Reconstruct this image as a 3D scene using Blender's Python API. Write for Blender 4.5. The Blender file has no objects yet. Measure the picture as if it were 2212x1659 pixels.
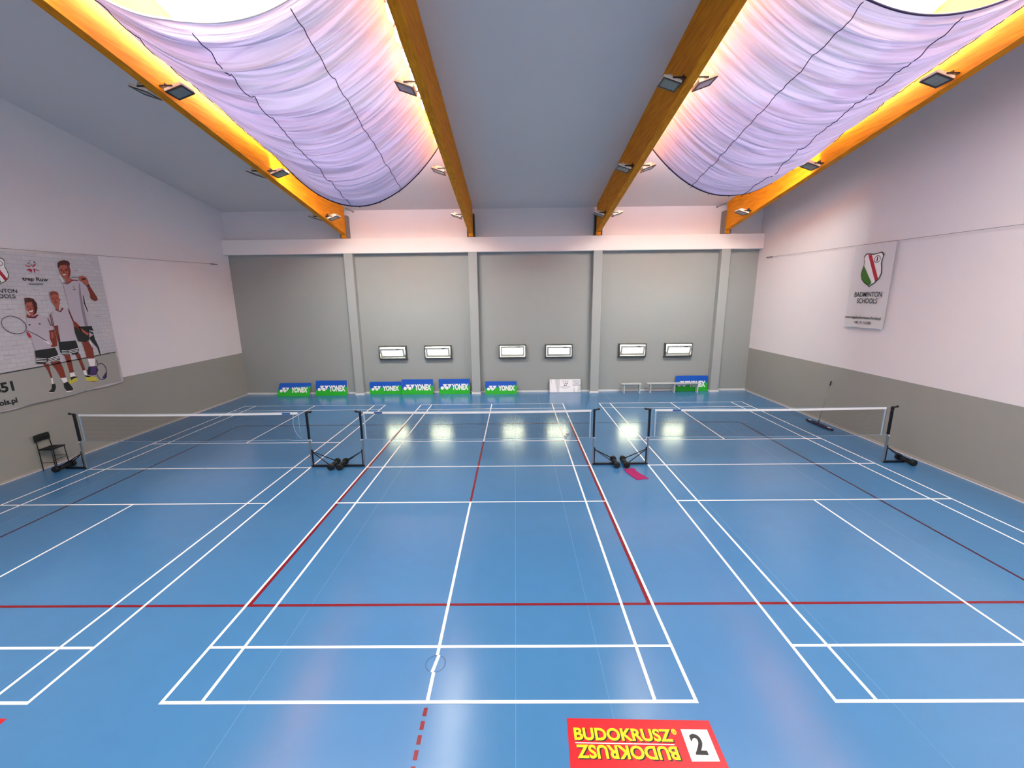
import bpy, bmesh, math, random
from mathutils import Vector, Matrix, noise
random.seed(7)
S = bpy.context.scene
COL = S.collection

# ------------------------------------------------------------------ camera
W_PX, H_PX, F_PX = 2212, 1659, 896.304
CAM = Vector((1.035, -10.528, 4.471))
YAW, PITCH, ROLL = 0.00932, 1.36465, -0.01137
ROT = (Matrix.Rotation(YAW, 3, 'Z') @ Matrix.Rotation(PITCH, 3, 'X') @ Matrix.Rotation(ROLL, 3, 'Z'))
cd = bpy.data.cameras.new('camera')
cd.sensor_fit = 'HORIZONTAL'; cd.sensor_width = 36.0
cd.lens = F_PX / W_PX * 36.0
cd.clip_start = 0.05; cd.clip_end = 200
cam = bpy.data.objects.new('camera', cd); COL.objects.link(cam)
cam.matrix_world = Matrix.Translation(CAM) @ ROT.to_4x4()
S.camera = cam

def on(u, v, ax, val):
    """point of the photograph's pixel (u, v) on the plane axis = val"""
    d = ROT @ Vector(((u - W_PX/2)/F_PX, -(v - H_PX/2)/F_PX, -1))
    return CAM + d * ((val - CAM[ax]) / d[ax])

# ------------------------------------------------------------------ light and exposure
SKY = 30.0           # radiance of the daylight behind the skylights
SKY_FILL = 8.5      # added unseen pair of skylights past the ridge, fill light for the hall
WIN = 19.0           # radiance behind the small back windows
world = bpy.data.worlds.new('world'); S.world = world; world.use_nodes = True
world.node_tree.nodes['Background'].inputs[0].default_value = (0.75, 0.85, 1.0, 1)
world.node_tree.nodes['Background'].inputs[1].default_value = 0.6
S.view_settings.view_transform = 'Standard'; S.view_settings.look = 'None'
S.view_settings.exposure = 0.45; S.view_settings.gamma = 1.0; S.view_settings.use_curve_mapping = False
S.cycles.use_denoising = True
S.cycles.max_bounces = 10; S.cycles.diffuse_bounces = 6; S.cycles.transparent_max_bounces = 12
S.cycles.sample_clamp_indirect = 6.0

# ------------------------------------------------------------------ materials
def lin(c):
    return tuple(((x/255)/12.92 if x/255 <= 0.04045 else ((x/255+0.055)/1.055)**2.4) for x in c)
MATS = {}
def mat(name, rgb, rough=0.6, metal=0.0, spec=0.5, noise_amt=0.0, noise_scale=20.0, bump=0.0, bump_scale=60.0, coat=0.0):
    if name in MATS: return MATS[name]
    m = bpy.data.materials.new(name); m.use_nodes = True
    nt = m.node_tree; b = nt.nodes['Principled BSDF']
    c = lin(rgb)
    b.inputs['Base Color'].default_value = (*c, 1)
    b.inputs['Roughness'].default_value = rough
    b.inputs['Metallic'].default_value = metal
    b.inputs['Specular IOR Level'].default_value = spec
    b.inputs['Coat Weight'].default_value = coat
    tc = nt.nodes.new('ShaderNodeTexCoord')
    if noise_amt:
        n = nt.nodes.new('ShaderNodeTexNoise'); n.inputs['Scale'].default_value = noise_scale
        n.inputs['Detail'].default_value = 4
        r = nt.nodes.new('ShaderNodeMix'); r.data_type = 'RGBA'
        r.inputs[6].default_value = (*[x*(1-noise_amt) for x in c], 1)
        r.inputs[7].default_value = (*[min(1, x*(1+noise_amt)) for x in c], 1)
        nt.links.new(tc.outputs['Object'], n.inputs['Vector'])
        nt.links.new(n.outputs['Fac'], r.inputs[0]); nt.links.new(r.outputs[2], b.inputs['Base Color'])
    if bump:
        n2 = nt.nodes.new('ShaderNodeTexNoise'); n2.inputs['Scale'].default_value = bump_scale
        n2.inputs['Detail'].default_value = 5
        bp = nt.nodes.new('ShaderNodeBump'); bp.inputs['Strength'].default_value = bump; bp.inputs['Distance'].default_value = 0.01
        nt.links.new(tc.outputs['Object'], n2.inputs['Vector'])
        nt.links.new(n2.outputs['Fac'], bp.inputs['Height']); nt.links.new(bp.outputs['Normal'], b.inputs['Normal'])
    MATS[name] = m
    return m
def emit(name, rgb_lin, strength):
    m = bpy.data.materials.new(name); m.use_nodes = True
    nt = m.node_tree; nt.nodes.clear()
    e = nt.nodes.new('ShaderNodeEmission'); e.inputs[0].default_value = (*rgb_lin, 1); e.inputs[1].default_value = strength
    o = nt.nodes.new('ShaderNodeOutputMaterial'); nt.links.new(e.outputs[0], o.inputs[0])
    return m

M_FLOOR = mat('floor_blue_vinyl', (64, 121, 169), 0.19, spec=0.9, noise_amt=0.06, noise_scale=3.0, bump=0.02, bump_scale=300)
M_WHITE_LINE = mat('line_white', (250, 250, 250), 0.35)
M_RED_LINE = mat('line_red', (122, 3, 22), 0.35)
M_RED_SHADED = mat('line_red_shaded', (62, 12, 48), 0.35)  # same red line paint, shade put into its darker colour
M_SEAM = mat('floor_seam', (82, 136, 188), 0.35)
M_SOCKET = mat('socket_ring', (40, 78, 118), 0.4)
M_WALL = mat('wall_white_paint', (232, 230, 232), 0.85, noise_amt=0.015, noise_scale=1.5, bump=0.06, bump_scale=90)
M_BEAMWHITE = mat('ring_beam_paint', (244, 241, 238), 0.85, noise_amt=0.01, noise_scale=2)
M_WALLGREY = mat('wall_grey_paint', (156, 159, 151), 0.8, noise_amt=0.02, noise_scale=2.0, bump=0.06, bump_scale=90)
M_BACKGREY = mat('back_wall_grey', (152, 158, 155), 0.75, noise_amt=0.02, noise_scale=2.0, bump=0.05, bump_scale=90)
M_PILGREY = mat('pilaster_grey', (160, 166, 164), 0.75, noise_amt=0.02, noise_scale=2.0)
M_CEIL = mat('ceiling_paint', (222, 217, 214), 0.9, noise_amt=0.02, noise_scale=1.0)
M_BASE = mat('baseboard_white', (222, 222, 220), 0.5)
M_BASEGREY = mat('baseboard_grey', (176, 172, 166), 0.5)
M_FRAME = mat('window_frame_grey', (84, 86, 86), 0.4, metal=0.3)
M_PLATE = mat('bearing_plate_grey', (120, 112, 104), .5)
M_SASH = mat('window_sash', (196, 198, 192), 0.4, metal=0.1)
M_DARK = mat('dark_metal', (40, 42, 46), 0.4, metal=0.6)
M_BLACK = mat('black_rubber', (12, 12, 14), 0.55)
M_NAVY = mat('navy_steel', (10, 12, 28), 0.4, metal=0.2)
M_STEEL = mat('brushed_steel', (150, 158, 166), 0.35, metal=0.8)
M_CABLE = mat('steel_cable', (120, 116, 122), 0.5, metal=0.4)
M_CORD = mat('dark_cord', (40, 30, 70), 0.7)
M_HOUSE = mat('floodlight_housing', (226, 222, 210), 0.5)
M_BEZEL = mat('floodlight_bezel', (30, 32, 34), 0.4)
M_LENS = mat('floodlight_glass', (122, 132, 130), 0.15, noise_amt=0.25, noise_scale=25)
M_NET = mat('net_twine', (44, 34, 44), 0.8)
M_TAPE = mat('net_tape', (232, 232, 232), 0.6)
M_NETCORD = mat('net_cord', (150, 175, 200), 0.6)
M_PADBLUE = mat('tape_label', (30, 80, 140), 0.5)
M_BENCH = mat('bench_grey', (196, 202, 200), 0.5, noise_amt=0.03)
M_TEXTILE = mat('magenta_towel', (160, 26, 96), 0.9, noise_amt=0.15, noise_scale=40, bump=0.4, bump_scale=150)
M_MOP = mat('mop_navy', (12, 10, 52), 0.85, bump=0.6, bump_scale=80)
M_GREENPOLE = mat('mop_pole', (140, 146, 138), 0.4, metal=0.5)
M_PRINTW = mat('print_white', (244, 244, 244), 0.5)
M_PRINTK = mat('print_black', (22, 22, 26), 0.5)

def wood_mat():
    m = bpy.data.materials.new('glulam_wood'); m.use_nodes = True
    nt = m.node_tree; b = nt.nodes['Principled BSDF']
    tc = nt.nodes.new('ShaderNodeTexCoord'); mp = nt.nodes.new('ShaderNodeMapping')
    mp.inputs['Rotation'].default_value = (math.atan(0.165), 0, 0)
    mp.inputs['Scale'].default_value = (8, 0.7, 9)
    n = nt.nodes.new('ShaderNodeTexNoise'); n.inputs['Scale'].default_value = 2.2; n.inputs['Detail'].default_value = 6; n.inputs['Distortion'].default_value = 0.6
    r = nt.nodes.new('ShaderNodeValToRGB')
    r.color_ramp.elements[0].position = 0.3; r.color_ramp.elements[0].color = (*lin((204, 118, 16)), 1)
    r.color_ramp.elements[1].position = 0.75; r.color_ramp.elements[1].color = (*lin((240, 158, 26)), 1)
    nt.links.new(tc.outputs['Object'], mp.inputs[0]); nt.links.new(mp.outputs[0], n.inputs['Vector'])
    nt.links.new(n.outputs['Fac'], r.inputs[0]); nt.links.new(r.outputs[0], b.inputs['Base Color'])
    b.inputs['Roughness'].default_value = 0.6; b.inputs['Specular IOR Level'].default_value = 0.12
    return m
M_WOOD = wood_mat()

def fabric_mat():
    m = bpy.data.materials.new('lavender_voile'); m.use_nodes = True
    nt = m.node_tree; nt.nodes.clear()
    o = nt.nodes.new('ShaderNodeOutputMaterial')
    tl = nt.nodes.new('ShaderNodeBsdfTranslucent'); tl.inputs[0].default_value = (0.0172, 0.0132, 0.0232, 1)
    df = nt.nodes.new('ShaderNodeBsdfDiffuse'); df.inputs[0].default_value = (0.60, 0.57, 0.70, 1)
    tr = nt.nodes.new('ShaderNodeBsdfTransparent')
    a = nt.nodes.new('ShaderNodeAddShader')
    mx = nt.nodes.new('ShaderNodeMixShader'); mx.inputs[0].default_value = 0.003
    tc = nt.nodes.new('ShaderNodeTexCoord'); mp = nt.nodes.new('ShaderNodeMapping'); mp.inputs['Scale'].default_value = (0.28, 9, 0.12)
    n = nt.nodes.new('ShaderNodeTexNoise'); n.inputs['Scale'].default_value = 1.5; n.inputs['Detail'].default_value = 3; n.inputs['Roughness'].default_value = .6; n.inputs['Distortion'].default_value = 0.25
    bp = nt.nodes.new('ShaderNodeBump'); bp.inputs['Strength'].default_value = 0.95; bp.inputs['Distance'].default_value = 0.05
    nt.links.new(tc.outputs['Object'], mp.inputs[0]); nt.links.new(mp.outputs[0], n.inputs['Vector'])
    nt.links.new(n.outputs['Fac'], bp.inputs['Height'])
    dn = nt.nodes.new('ShaderNodeMapRange'); dn.inputs[1].default_value = .36; dn.inputs[2].default_value = .60; dn.inputs[3].default_value = .30; dn.inputs[4].default_value = 1.15  # dark stripes painted into the translucency stand in for fold shade
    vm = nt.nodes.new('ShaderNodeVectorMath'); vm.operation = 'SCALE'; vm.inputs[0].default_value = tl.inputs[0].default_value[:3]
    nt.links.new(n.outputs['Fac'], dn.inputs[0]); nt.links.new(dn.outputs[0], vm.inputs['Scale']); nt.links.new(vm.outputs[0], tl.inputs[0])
    nt.links.new(bp.outputs[0], tl.inputs['Normal']); nt.links.new(bp.outputs[0], df.inputs['Normal'])
    nt.links.new(tl.outputs[0], a.inputs[0]); nt.links.new(df.outputs[0], a.inputs[1])
    nt.links.new(a.outputs[0], mx.inputs[1]); nt.links.new(tr.outputs[0], mx.inputs[2]); nt.links.new(mx.outputs[0], o.inputs[0])
    return m
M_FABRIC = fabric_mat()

def glass_mat():
    m = bpy.data.materials.new('sash_glass'); m.use_nodes = True
    nt = m.node_tree; nt.nodes.clear()
    o = nt.nodes.new('ShaderNodeOutputMaterial'); t = nt.nodes.new('ShaderNodeBsdfTransparent'); t.inputs[0].default_value = (0.92, 0.96, 0.9, 1)
    g = nt.nodes.new('ShaderNodeBsdfGlossy'); g.inputs['Roughness'].default_value = 0.05
    mx = nt.nodes.new('ShaderNodeMixShader'); mx.inputs[0].default_value = 0.06
    nt.links.new(t.outputs[0], mx.inputs[1]); nt.links.new(g.outputs[0], mx.inputs[2]); nt.links.new(mx.outputs[0], o.inputs[0])
    return m
M_GLASS = glass_mat()
M_DAY = emit('daylight_skylight', (0.98, 0.97, 0.92), SKY)
M_DAYFILL = emit('daylight_skylight_fill', (0.98, 0.97, 0.93), SKY_FILL)
M_DAYWIN = emit('daylight_window', (1.0, 0.97, 0.72), WIN)

def board_mat():
    m = bpy.data.materials.new('board_blue_green'); m.use_nodes = True
    nt = m.node_tree; b = nt.nodes['Principled BSDF']; b.inputs['Roughness'].default_value = 0.4
    tc = nt.nodes.new('ShaderNodeTexCoord'); sp = nt.nodes.new('ShaderNodeSeparateXYZ')
    ma = nt.nodes.new('ShaderNodeMath'); ma.operation = 'MULTIPLY_ADD'; ma.inputs[1].default_value = -0.10
    r = nt.nodes.new('ShaderNodeValToRGB')
    r.color_ramp.elements[0].position = 0.21; r.color_ramp.elements[0].color = (*lin((34, 176, 40)), 1)
    r.color_ramp.elements[1].position = 0.32; r.color_ramp.elements[1].color = (*lin((6, 84, 190)), 1)
    nt.links.new(tc.outputs['Object'], sp.inputs[0]); nt.links.new(sp.outputs['X'], ma.inputs[0]); nt.links.new(sp.outputs['Z'], ma.inputs[2])
    nt.links.new(ma.outputs[0], r.inputs[0]); nt.links.new(r.outputs[0], b.inputs['Base Color'])
    return m
M_BOARD = board_mat()

def banner_mat():
    m = bpy.data.materials.new('banner_white_brick_print'); m.use_nodes = True
    nt = m.node_tree; b = nt.nodes['Principled BSDF']; b.inputs['Roughness'].default_value = 0.5
    tc = nt.nodes.new('ShaderNodeTexCoord'); sp = nt.nodes.new('ShaderNodeSeparateXYZ'); cb = nt.nodes.new('ShaderNodeCombineXYZ')
    br = nt.nodes.new('ShaderNodeTexBrick'); br.inputs['Scale'].default_value = 2.2
    br.inputs['Color1'].default_value = (*lin((206, 206, 210)), 1); br.inputs['Color2'].default_value = (*lin((198, 198, 204)), 1)
    br.inputs['Mortar'].default_value = (*lin((182, 182, 188)), 1); br.inputs['Mortar Size'].default_value = 0.012
    n = nt.nodes.new('ShaderNodeTexNoise'); n.inputs['Scale'].default_value = 3; n.inputs['Detail'].default_value = 4
    bp = nt.nodes.new('ShaderNodeBump'); bp.inputs['Strength'].default_value = 0.5; bp.inputs['Distance'].default_value = 0.03
    nt.links.new(tc.outputs['Object'], sp.inputs[0]); nt.links.new(sp.outputs['Y'], cb.inputs['X']); nt.links.new(sp.outputs['Z'], cb.inputs['Y'])
    nt.links.new(cb.outputs[0], br.inputs['Vector']); nt.links.new(br.outputs['Color'], b.inputs['Base Color'])
    nt.links.new(tc.outputs['Object'], n.inputs['Vector']); nt.links.new(n.outputs['Fac'], bp.inputs['Height']); nt.links.new(bp.outputs[0], b.inputs['Normal'])
    return m
M_BANNERL = banner_mat()
M_BANNERR = mat('banner_white', (218, 219, 222), 0.45, bump=0.5, bump_scale=4)

# ------------------------------------------------------------------ mesh helpers
class MB:
    def __init__(s): s.v = []; s.f = []; s.m = []; s.smooth = []
    def add(s, vs, fs, mi=0, smooth=False):
        k = len(s.v); s.v += [tuple(p) for p in vs]
        for f in fs: s.f.append([i + k for i in f]); s.m.append(mi); s.smooth.append(smooth)
        return s
    def box(s, a, b, mi=0, R=None, c=None):
        x0, y0, z0 = a; x1, y1, z1 = b
        vs = [Vector(p) for p in ((x0,y0,z0),(x1,y0,z0),(x1,y1,z0),(x0,y1,z0),(x0,y0,z1),(x1,y0,z1),(x1,y1,z1),(x0,y1,z1))]
        if R is not None:
            c = Vector(c or (0, 0, 0)); vs = [R @ (p - c) + c for p in vs]
        return s.add(vs, [(0,3,2,1),(4,5,6,7),(0,1,5,4),(1,2,6,5),(2,3,7,6),(3,0,4,7)], mi)
    def bevbox(s, a, b, r=0.01, mi=0, R=None, c=None):
        bm = bmesh.new(); bmesh.ops.create_cube(bm, size=1)
        for v in bm.verts:
            v.co = Vector([a[i] + (v.co[i] + 0.5) * (b[i] - a[i]) for i in range(3)])
        bmesh.ops.bevel(bm, geom=list(bm.edges), offset=r, segments=2, affect='EDGES', profile=0.5)
        vs = [v.co.copy() for v in bm.verts]; bm.verts.index_update()
        fs = [[v.index for v in f.verts] for f in bm.faces]; bm.free()
        if R is not None:
            c = Vector(c or (0, 0, 0)); vs = [R @ (p - c) + c for p in vs]
        return s.add(vs, fs, mi)
    def tube(s, pts, r, n=8, mi=0, closed=False, caps=True):
        pts = [Vector(p) for p in pts]; N = len(pts); vs = []; up = None
        rs = r if isinstance(r, (list, tuple)) else [r] * N
        for i, p in enumerate(pts):
            if closed: d = pts[(i+1) % N] - pts[i-1]
            else: d = pts[min(i+1, N-1)] - pts[max(i-1, 0)]
            d.normalize()
            if up is None: up = Vector((0,0,1)) if abs(d.z) < 0.9 else Vector((0,1,0))
            a = d.cross(up); a.normalize(); b = a.cross(d)
            for k in range(n):
                t = 2*math.pi*k/n; vs.append(p + (a*math.cos(t) + b*math.sin(t)) * rs[i])
        fs = []
        M = N if closed else N-1
        for i in range(M):
            j = (i+1) % N
            for k in range(n):
                l = (k+1) % n; fs.append((i*n+k, i*n+l, j*n+l, j*n+k))
        s.add(vs, fs, mi, True)
        if caps and not closed:
            k0 = len(s.v) - len(vs)
            s.f.append([k0 + k for k in range(n)][::-1]); s.m.append(mi); s.smooth.append(False)
            s.f.append([k0 + (N-1)*n + k for k in range(n)]); s.m.append(mi); s.smooth.append(False)
        return s
    def build(s, name, mats, parent=None, loc=None):
        me = bpy.data.meshes.new(name); me.from_pydata(s.v, [], s.f); me.update()
        if not isinstance(mats, (list, tuple)): mats = [mats]
        for m in mats: me.materials.append(m)
        me.polygons.foreach_set('material_index', s.m); me.polygons.foreach_set('use_smooth', s.smooth)
        o = bpy.data.objects.new(name, me); COL.objects.link(o)
        if parent: o.parent = parent
        if loc is not None: o.location = loc
        return o
def tag(o, label=None, cat=None, group=None, kind=None):
    if label: o['label'] = label
    if cat: o['category'] = cat
    if group: o['group'] = group
    if kind: o['kind'] = kind
    return o
def empty(name, loc, rz=0.0):
    o = bpy.data.objects.new(name, None); COL.objects.link(o); o.empty_display_size = 0.1
    o.location = loc; o.rotation_euler = (0, 0, rz); return o
def struct(o): o['kind'] = 'structure'; return o
def copy_tree(o, parent=None):
    c = o.copy(); COL.objects.link(c); c.parent = parent
    for ch in [x for x in bpy.data.objects if x.parent == o]:
        copy_tree(ch, c)
    return c
def text_polys(txt, bold=0.0, sx=1.0, shear=0.0, spacing=1.0):
    """flat outline mesh of a text; returns verts scaled so that cap height is 1, and faces"""
    cu = bpy.data.curves.new('t', 'FONT'); cu.body = txt; cu.size = 1.0; cu.offset = bold; cu.shear = shear
    cu.space_character = spacing; cu.resolution_u = 4; cu.fill_mode = 'FRONT'
    ob = bpy.data.objects.new('t', cu); COL.objects.link(ob)
    bpy.context.view_layer.update()
    me = bpy.data.meshes.new_from_object(ob.evaluated_get(bpy.context.evaluated_depsgraph_get()))
    vs = [v.co.copy() for v in me.vertices]; fs = [list(p.vertices) for p in me.polygons]
    bpy.data.objects.remove(ob); bpy.data.curves.remove(cu); bpy.data.meshes.remove(me)
    cap = 0.70
    x0 = min(v.x for v in vs)
    return [((v.x - x0) * sx / cap, v.y / cap) for v in vs], fs
def text_to(mb, txt, origin, right, up, height, width=None, align='L', bold=0.0, mi=0, shear=0.0, nrm=None, depth=0.0):
    vs, fs = text_polys(txt, bold, shear=shear)
    w = max(v[0] for v in vs)
    kx = height if width is None else width / w
    off = {'L': 0, 'R': -w*kx, 'C': -w*kx/2}[align]
    origin, right, up = Vector(origin), Vector(right), Vector(up)
    mb.add([origin + right*(off + x*kx) + up*(y*height) for x, y in vs], fs, mi)

XL, XR = -11.92, 11.98
YB, YP = 8.93, 8.62           # recessed back wall, pilaster front
YF = -15.5                    # wall behind the camera
YR = -3.3                     # ridge
def zc(y): return 9.73 - 0.16*3.3*-1 - 0.16*abs(y - YR) if False else (9.73 + 0.16*3.3) - 0.16*abs(y - YR)
def zb(y): return (8.65 + 0.165*3.3) - 0.165*abs(y - YR)
def zcurb(y): return zc(y) + 0.74
BX = [-6.45, -0.87, 4.71, 10.31]      # beam centres
PX = [-6.37, -0.83, 4.73, 10.37]      # pilaster centres

# ------------------------------------------------------------------ floor with its painted lines
fl = MB()
fl.box((XL-0.3, YF-0.3, -0.2), (XR+0.3, YB+0.4, 0), 0)
_dz = [0.0]
def strip(x0, y0, x1, y1, z, mi):
    _dz[0] = (_dz[0] + 0.00011) % 0.00099; z += _dz[0]
    fl.add([(x0,y0,z),(x1,y0,z),(x1,y1,z),(x0,y1,z)], [(0,1,2,3)], mi)
ZR, ZW = 0.0010, 0.0024
CX = [-7.597, 0.0, 7.618]
for ci, cx in enumerate(CX):
    for s in (-1, 1):
        strip(cx + s*3.03 - .02, -6.70, cx + s*3.03 + .02, 6.70, ZW, 1)
        strip(cx + s*2.57 - .02, -6.70, cx + s*2.57 + .02, 6.70, ZW, 1)
        strip(cx - 3.05, s*6.68 - .02, cx + 3.05, s*6.68 + .02, ZW, 1)
        strip(cx - 3.05, s*5.92 - .02, cx + 3.05, s*5.92 + .02, ZW, 1)
        strip(cx - 3.05, s*2.0 - .02, cx + 3.05, s*2.0 + .02, ZW, 1)
        if ci == 1 and s == -1:
            strip(-.02, -6.05, .02, -2.0, ZW, 1); strip(-.02, -6.70, .02, -6.30, ZW, 1)
        else:
            strip(cx - .02, min(s*2, s*6.7), cx + .02, max(s*2, s*6.7), ZW, 1)
    strip(cx - 3.03, -.02, cx + 3.03, .02, ZW, 1)
# turned piece of the centre line on the round socket cover
a = 0.16
pc = Vector((0, -6.175, ZW)); dx = Vector((math.cos(a), -math.sin(a), 0))*.02; dy = Vector((math.sin(a), math.cos(a), 0))*.125
fl.add([pc-dx-dy, pc+dx-dy, pc+dx+dy, pc-dx+dy], [(0,1,2,3)], 1)
ring = []; n = 40
for k in range(n):
    t = 2*math.pi*k/n
    for r in (0.118, 0.126): ring.append((r*math.cos(t), -6.175 + r*math.sin(t), ZR))
fl.add(ring, [(2*k, 2*k+1, (2*k+3) % (2*n), (2*k+2) % (2*n)) for k in range(n)], 5)
# red volleyball court
V0, V1, VX = -5.16, 3.85, 9.05
strip(XL, V0-.025, XR, V0+.025, ZR, 2)
strip(-VX, V1-.025, VX, V1+.025, ZR, 3)
for k in range(5): strip(VX + .15 + k*.34, V1-.025, VX + .33 + k*.34, V1+.025, ZR, 3)
for s in (-1, 1):
    strip(s*VX - .025, V0, s*VX + .025, V1, ZR, 3)
    strip(s*2.98 - .028, V0, s*2.98 + .028, V1, ZR, 2)
strip(-.025, -2.0, .025, 2.0, ZR, 2)
for k in range(12):
    y = -6.745 - k*.1475; strip(-.022, y-.095, .022, y, ZR, 2)
# faint seams between the vinyl sheets
for x in (-9.6, -5.1, -2.05, 1.0, 2.06, 5.2, 8.3):
    strip(x-.003, YF, x+.003, YB, ZR*.5, 4)
struct(fl.build('floor', [M_FLOOR, M_WHITE_LINE, M_RED_LINE, M_RED_SHADED, M_SEAM, M_SOCKET]))

# ------------------------------------------------------------------ walls
ZBAND = 2.03
for name, x0, x1 in (('wall_left', XL-0.3, XL), ('wall_right', XR, XR+0.3)):
    w = MB()
    w.box((x0, YF-.3, 0), (x1, YB+.4, ZBAND), 1)
    w.box((x0, YF-.3, ZBAND), (x1, YB+.4, 11.6), 0)
    struct(w.build(name, [M_WALL, M_WALLGREY]))
w = MB(); w.box((XL, YF-.3, 0), (XR, YF, 11.6), 0); struct(w.build('wall_front', [M_WALL]))
# back wall with six openings
WX = [(-5.36, -4.08), (-3.23, -1.97), (0.26, 1.53), (2.43, 3.70), (5.86, 7.13), (8.00, 9.27)]
WZ0, WZ1 = 1.68, 2.30
w = MB()
w.box((XL-.3, YB, 0), (XR+.3, YB+.3, WZ0), 0)
w.box((XL-.3, YB, WZ1), (XR+.3, YB+.3, 6.5), 0)
xs = [XL-.3] + [q for p in WX for q in p] + [XR+.3]
for i in range(0, len(xs), 2): w.box((xs[i], YB, WZ0), (xs[i+1], YB+.3, WZ1), 0)
w.box((XL-.3, YB, 6.5), (XR+.3, YB+.3, 9.2), 1)
struct(w.build('wall_back', [M_BACKGREY, M_WALL]))
w = MB(); w.bevbox((XL+.001, YP, 6.45), (XR-.001, YB-.001, 7.08), 0.01, 0); struct(w.build('trim_1', [M_BEAMWHITE]))
for i, px in enumerate(PX):
    w = MB(); w.bevbox((px-.195, YP, 0.001), (px+.195, YB-.001, 6.449), 0.008, 0)
    struct(w.build('trim_%d' % (i+2), [M_PILGREY]))
# baseboards
b = MB(); edges = [XL] + [q for p in PX for q in (p-.195, p+.195)] + [XR]
for i in range(0, len(edges), 2): b.box((edges[i], YB-.02, 0.001), (edges[i+1], YB-.001, .085))
for p in PX:
    b.box((p-.212, YP-.018, 0.001), (p+.212, YP-.001, .085))
    b.box((p-.212, YP-.001, 0.001), (p-.196, YB-.02, .085)); b.box((p+.196, YP-.001, 0.001), (p+.212, YB-.02, .085))
struct(b.build('baseboard_back', [M_BASE]))
for name, x, s in (('baseboard_left', XL, 1), ('baseboard_right', XR, -1)):
    b = MB(); x0, x1 = sorted((x + s*.001, x + s*.018)); b.box((x0, YF, 0.001), (x1, YB-.03, .075))
    x0, x1 = sorted((x + s*.018, x + s*.03)); b.box((x0, YF, 0.001), (x1, YB-.03, .02), 1)
    struct(b.build(name, [M_BASEGREY, M_BASE]))

# ------------------------------------------------------------------ ceiling with two glazed wells per slope, the unseen pair past the ridge added
c = MB()
def slab(x0, x1, y0, y1, mi=0, f=zc, t=0.12):
    v = [(x0,y0,f(y0)),(x1,y0,f(y0)),(x1,y1,f(y1)),(x0,y1,f(y1)),(x0,y0,f(y0)+t),(x1,y0,f(y0)+t),(x1,y1,f(y1)+t),(x0,y1,f(y1)+t)]
    c.add(v, [(0,3,2,1),(4,5,6,7),(0,1,5,4),(1,2,6,5),(2,3,7,6),(3,0,4,7)], mi)
bays = [(XL, BX[0], 0), (BX[0], BX[1], 1), (BX[1], BX[2], 0), (BX[2], BX[3], 1), (BX[3], XR, 0)]
SK0, SK1 = 3.2, YR + 0.2       # far and near ends of the glazed wells
MK0, MK1 = YR - 0.2, -9.8
def quad(a, b_, c_, d, mi): c.add([a, b_, c_, d], [(0,1,2,3)], mi)
for x0, x1, sk in bays:
    if not sk:
        slab(x0, x1, YF, YR); slab(x0, x1, YR, YB)
    else:
        slab(x0, x1, SK0, YB); slab(x0, x1, YR, SK1); slab(x0, x1, MK0, YR); slab(x0, x1, YF, MK1)
        xa, xb = x0+.1, x1-.1
        for (ya, yb_) in ((SK0, SK1), (MK0, MK1)):
            # wooden upstands of the well
            for (p, q) in (((xa-.06), xa), (xb, xb+.06)):
                for (y0, y1) in ((ya, yb_),):
                    lo, hi = sorted((y0, y1))
                    v = [(p,lo,zc(lo)),(q,lo,zc(lo)),(q,hi,zc(hi)),(p,hi,zc(hi)),(p,lo,zcurb(lo)),(q,lo,zcurb(lo)),(q,hi,zcurb(hi)),(p,hi,zcurb(hi))]
                    c.add(v, [(0,3,2,1),(4,5,6,7),(0,1,5,4),(1,2,6,5),(2,3,7,6),(3,0,4,7)], 1)
            for y in (ya, yb_):
                dy = 0.06 if y == max(ya, yb_) else -0.06
                y0, y1 = sorted((y, y+dy))
                c.box((xa, y0, zc(y)-.02), (xb, y1, zcurb(y)), 1)
struct(c.build('ceiling', [M_CEIL, M_WOOD]))

# skylights: vaulted glazing on the upstands
def skylight(num, x0, x1, ya, yb_, day=None):
    xa, xb = x0+.1, x1-.1; N = 10; lo, hi = sorted((ya, yb_)); rise = 0.75
    f = MB()
    for y in (lo, hi):
        f.box((xa-.02, y-.04, zcurb(y)), (xb+.02, y+.04, zcurb(y)+.05))
    for x in (xa, xb):
        f.tube([(x, lo, zcurb(lo)+.02), (x, hi, zcurb(hi)+.02)], .03, 6)
    fr = struct(f.build('window_%d' % num, [M_SASH]))
    g = MB()
    def P(k, y):
        t = k/N; return (xa + (xb-xa)*t, y, zcurb(y) + .04 + rise*4*t*(1-t))
    v = [P(k, y) for y in (lo, hi) for k in range(N+1)]
    g.add(v, [(k, k+1, N+1+k+1, N+1+k) for k in range(N)])
    for q, y in enumerate((lo, hi)):       # glazed end arches
        g.add([P(k, y) for k in range(N+1)], [tuple(range(N+1))])
    p = g.build('pane', [day or M_DAY], fr)
    y = lo + .6
    while y < hi:
        r = MB(); r.tube([Vector(P(k/2, y)) - Vector((0, 0, .06)) for k in range(2*N+1)], .035, 6); y += 1.25
        r.build('glazing_bar', [M_SASH], fr)
skylight(7, BX[0], BX[1], SK0, SK1); skylight(8, BX[2], BX[3], SK0, SK1)
skylight(9, BX[0], BX[1], MK0, MK1, M_DAYFILL); skylight(10, BX[2], BX[3], MK0, MK1, M_DAYFILL)  # extra pair added out of view to light the hall

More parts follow.
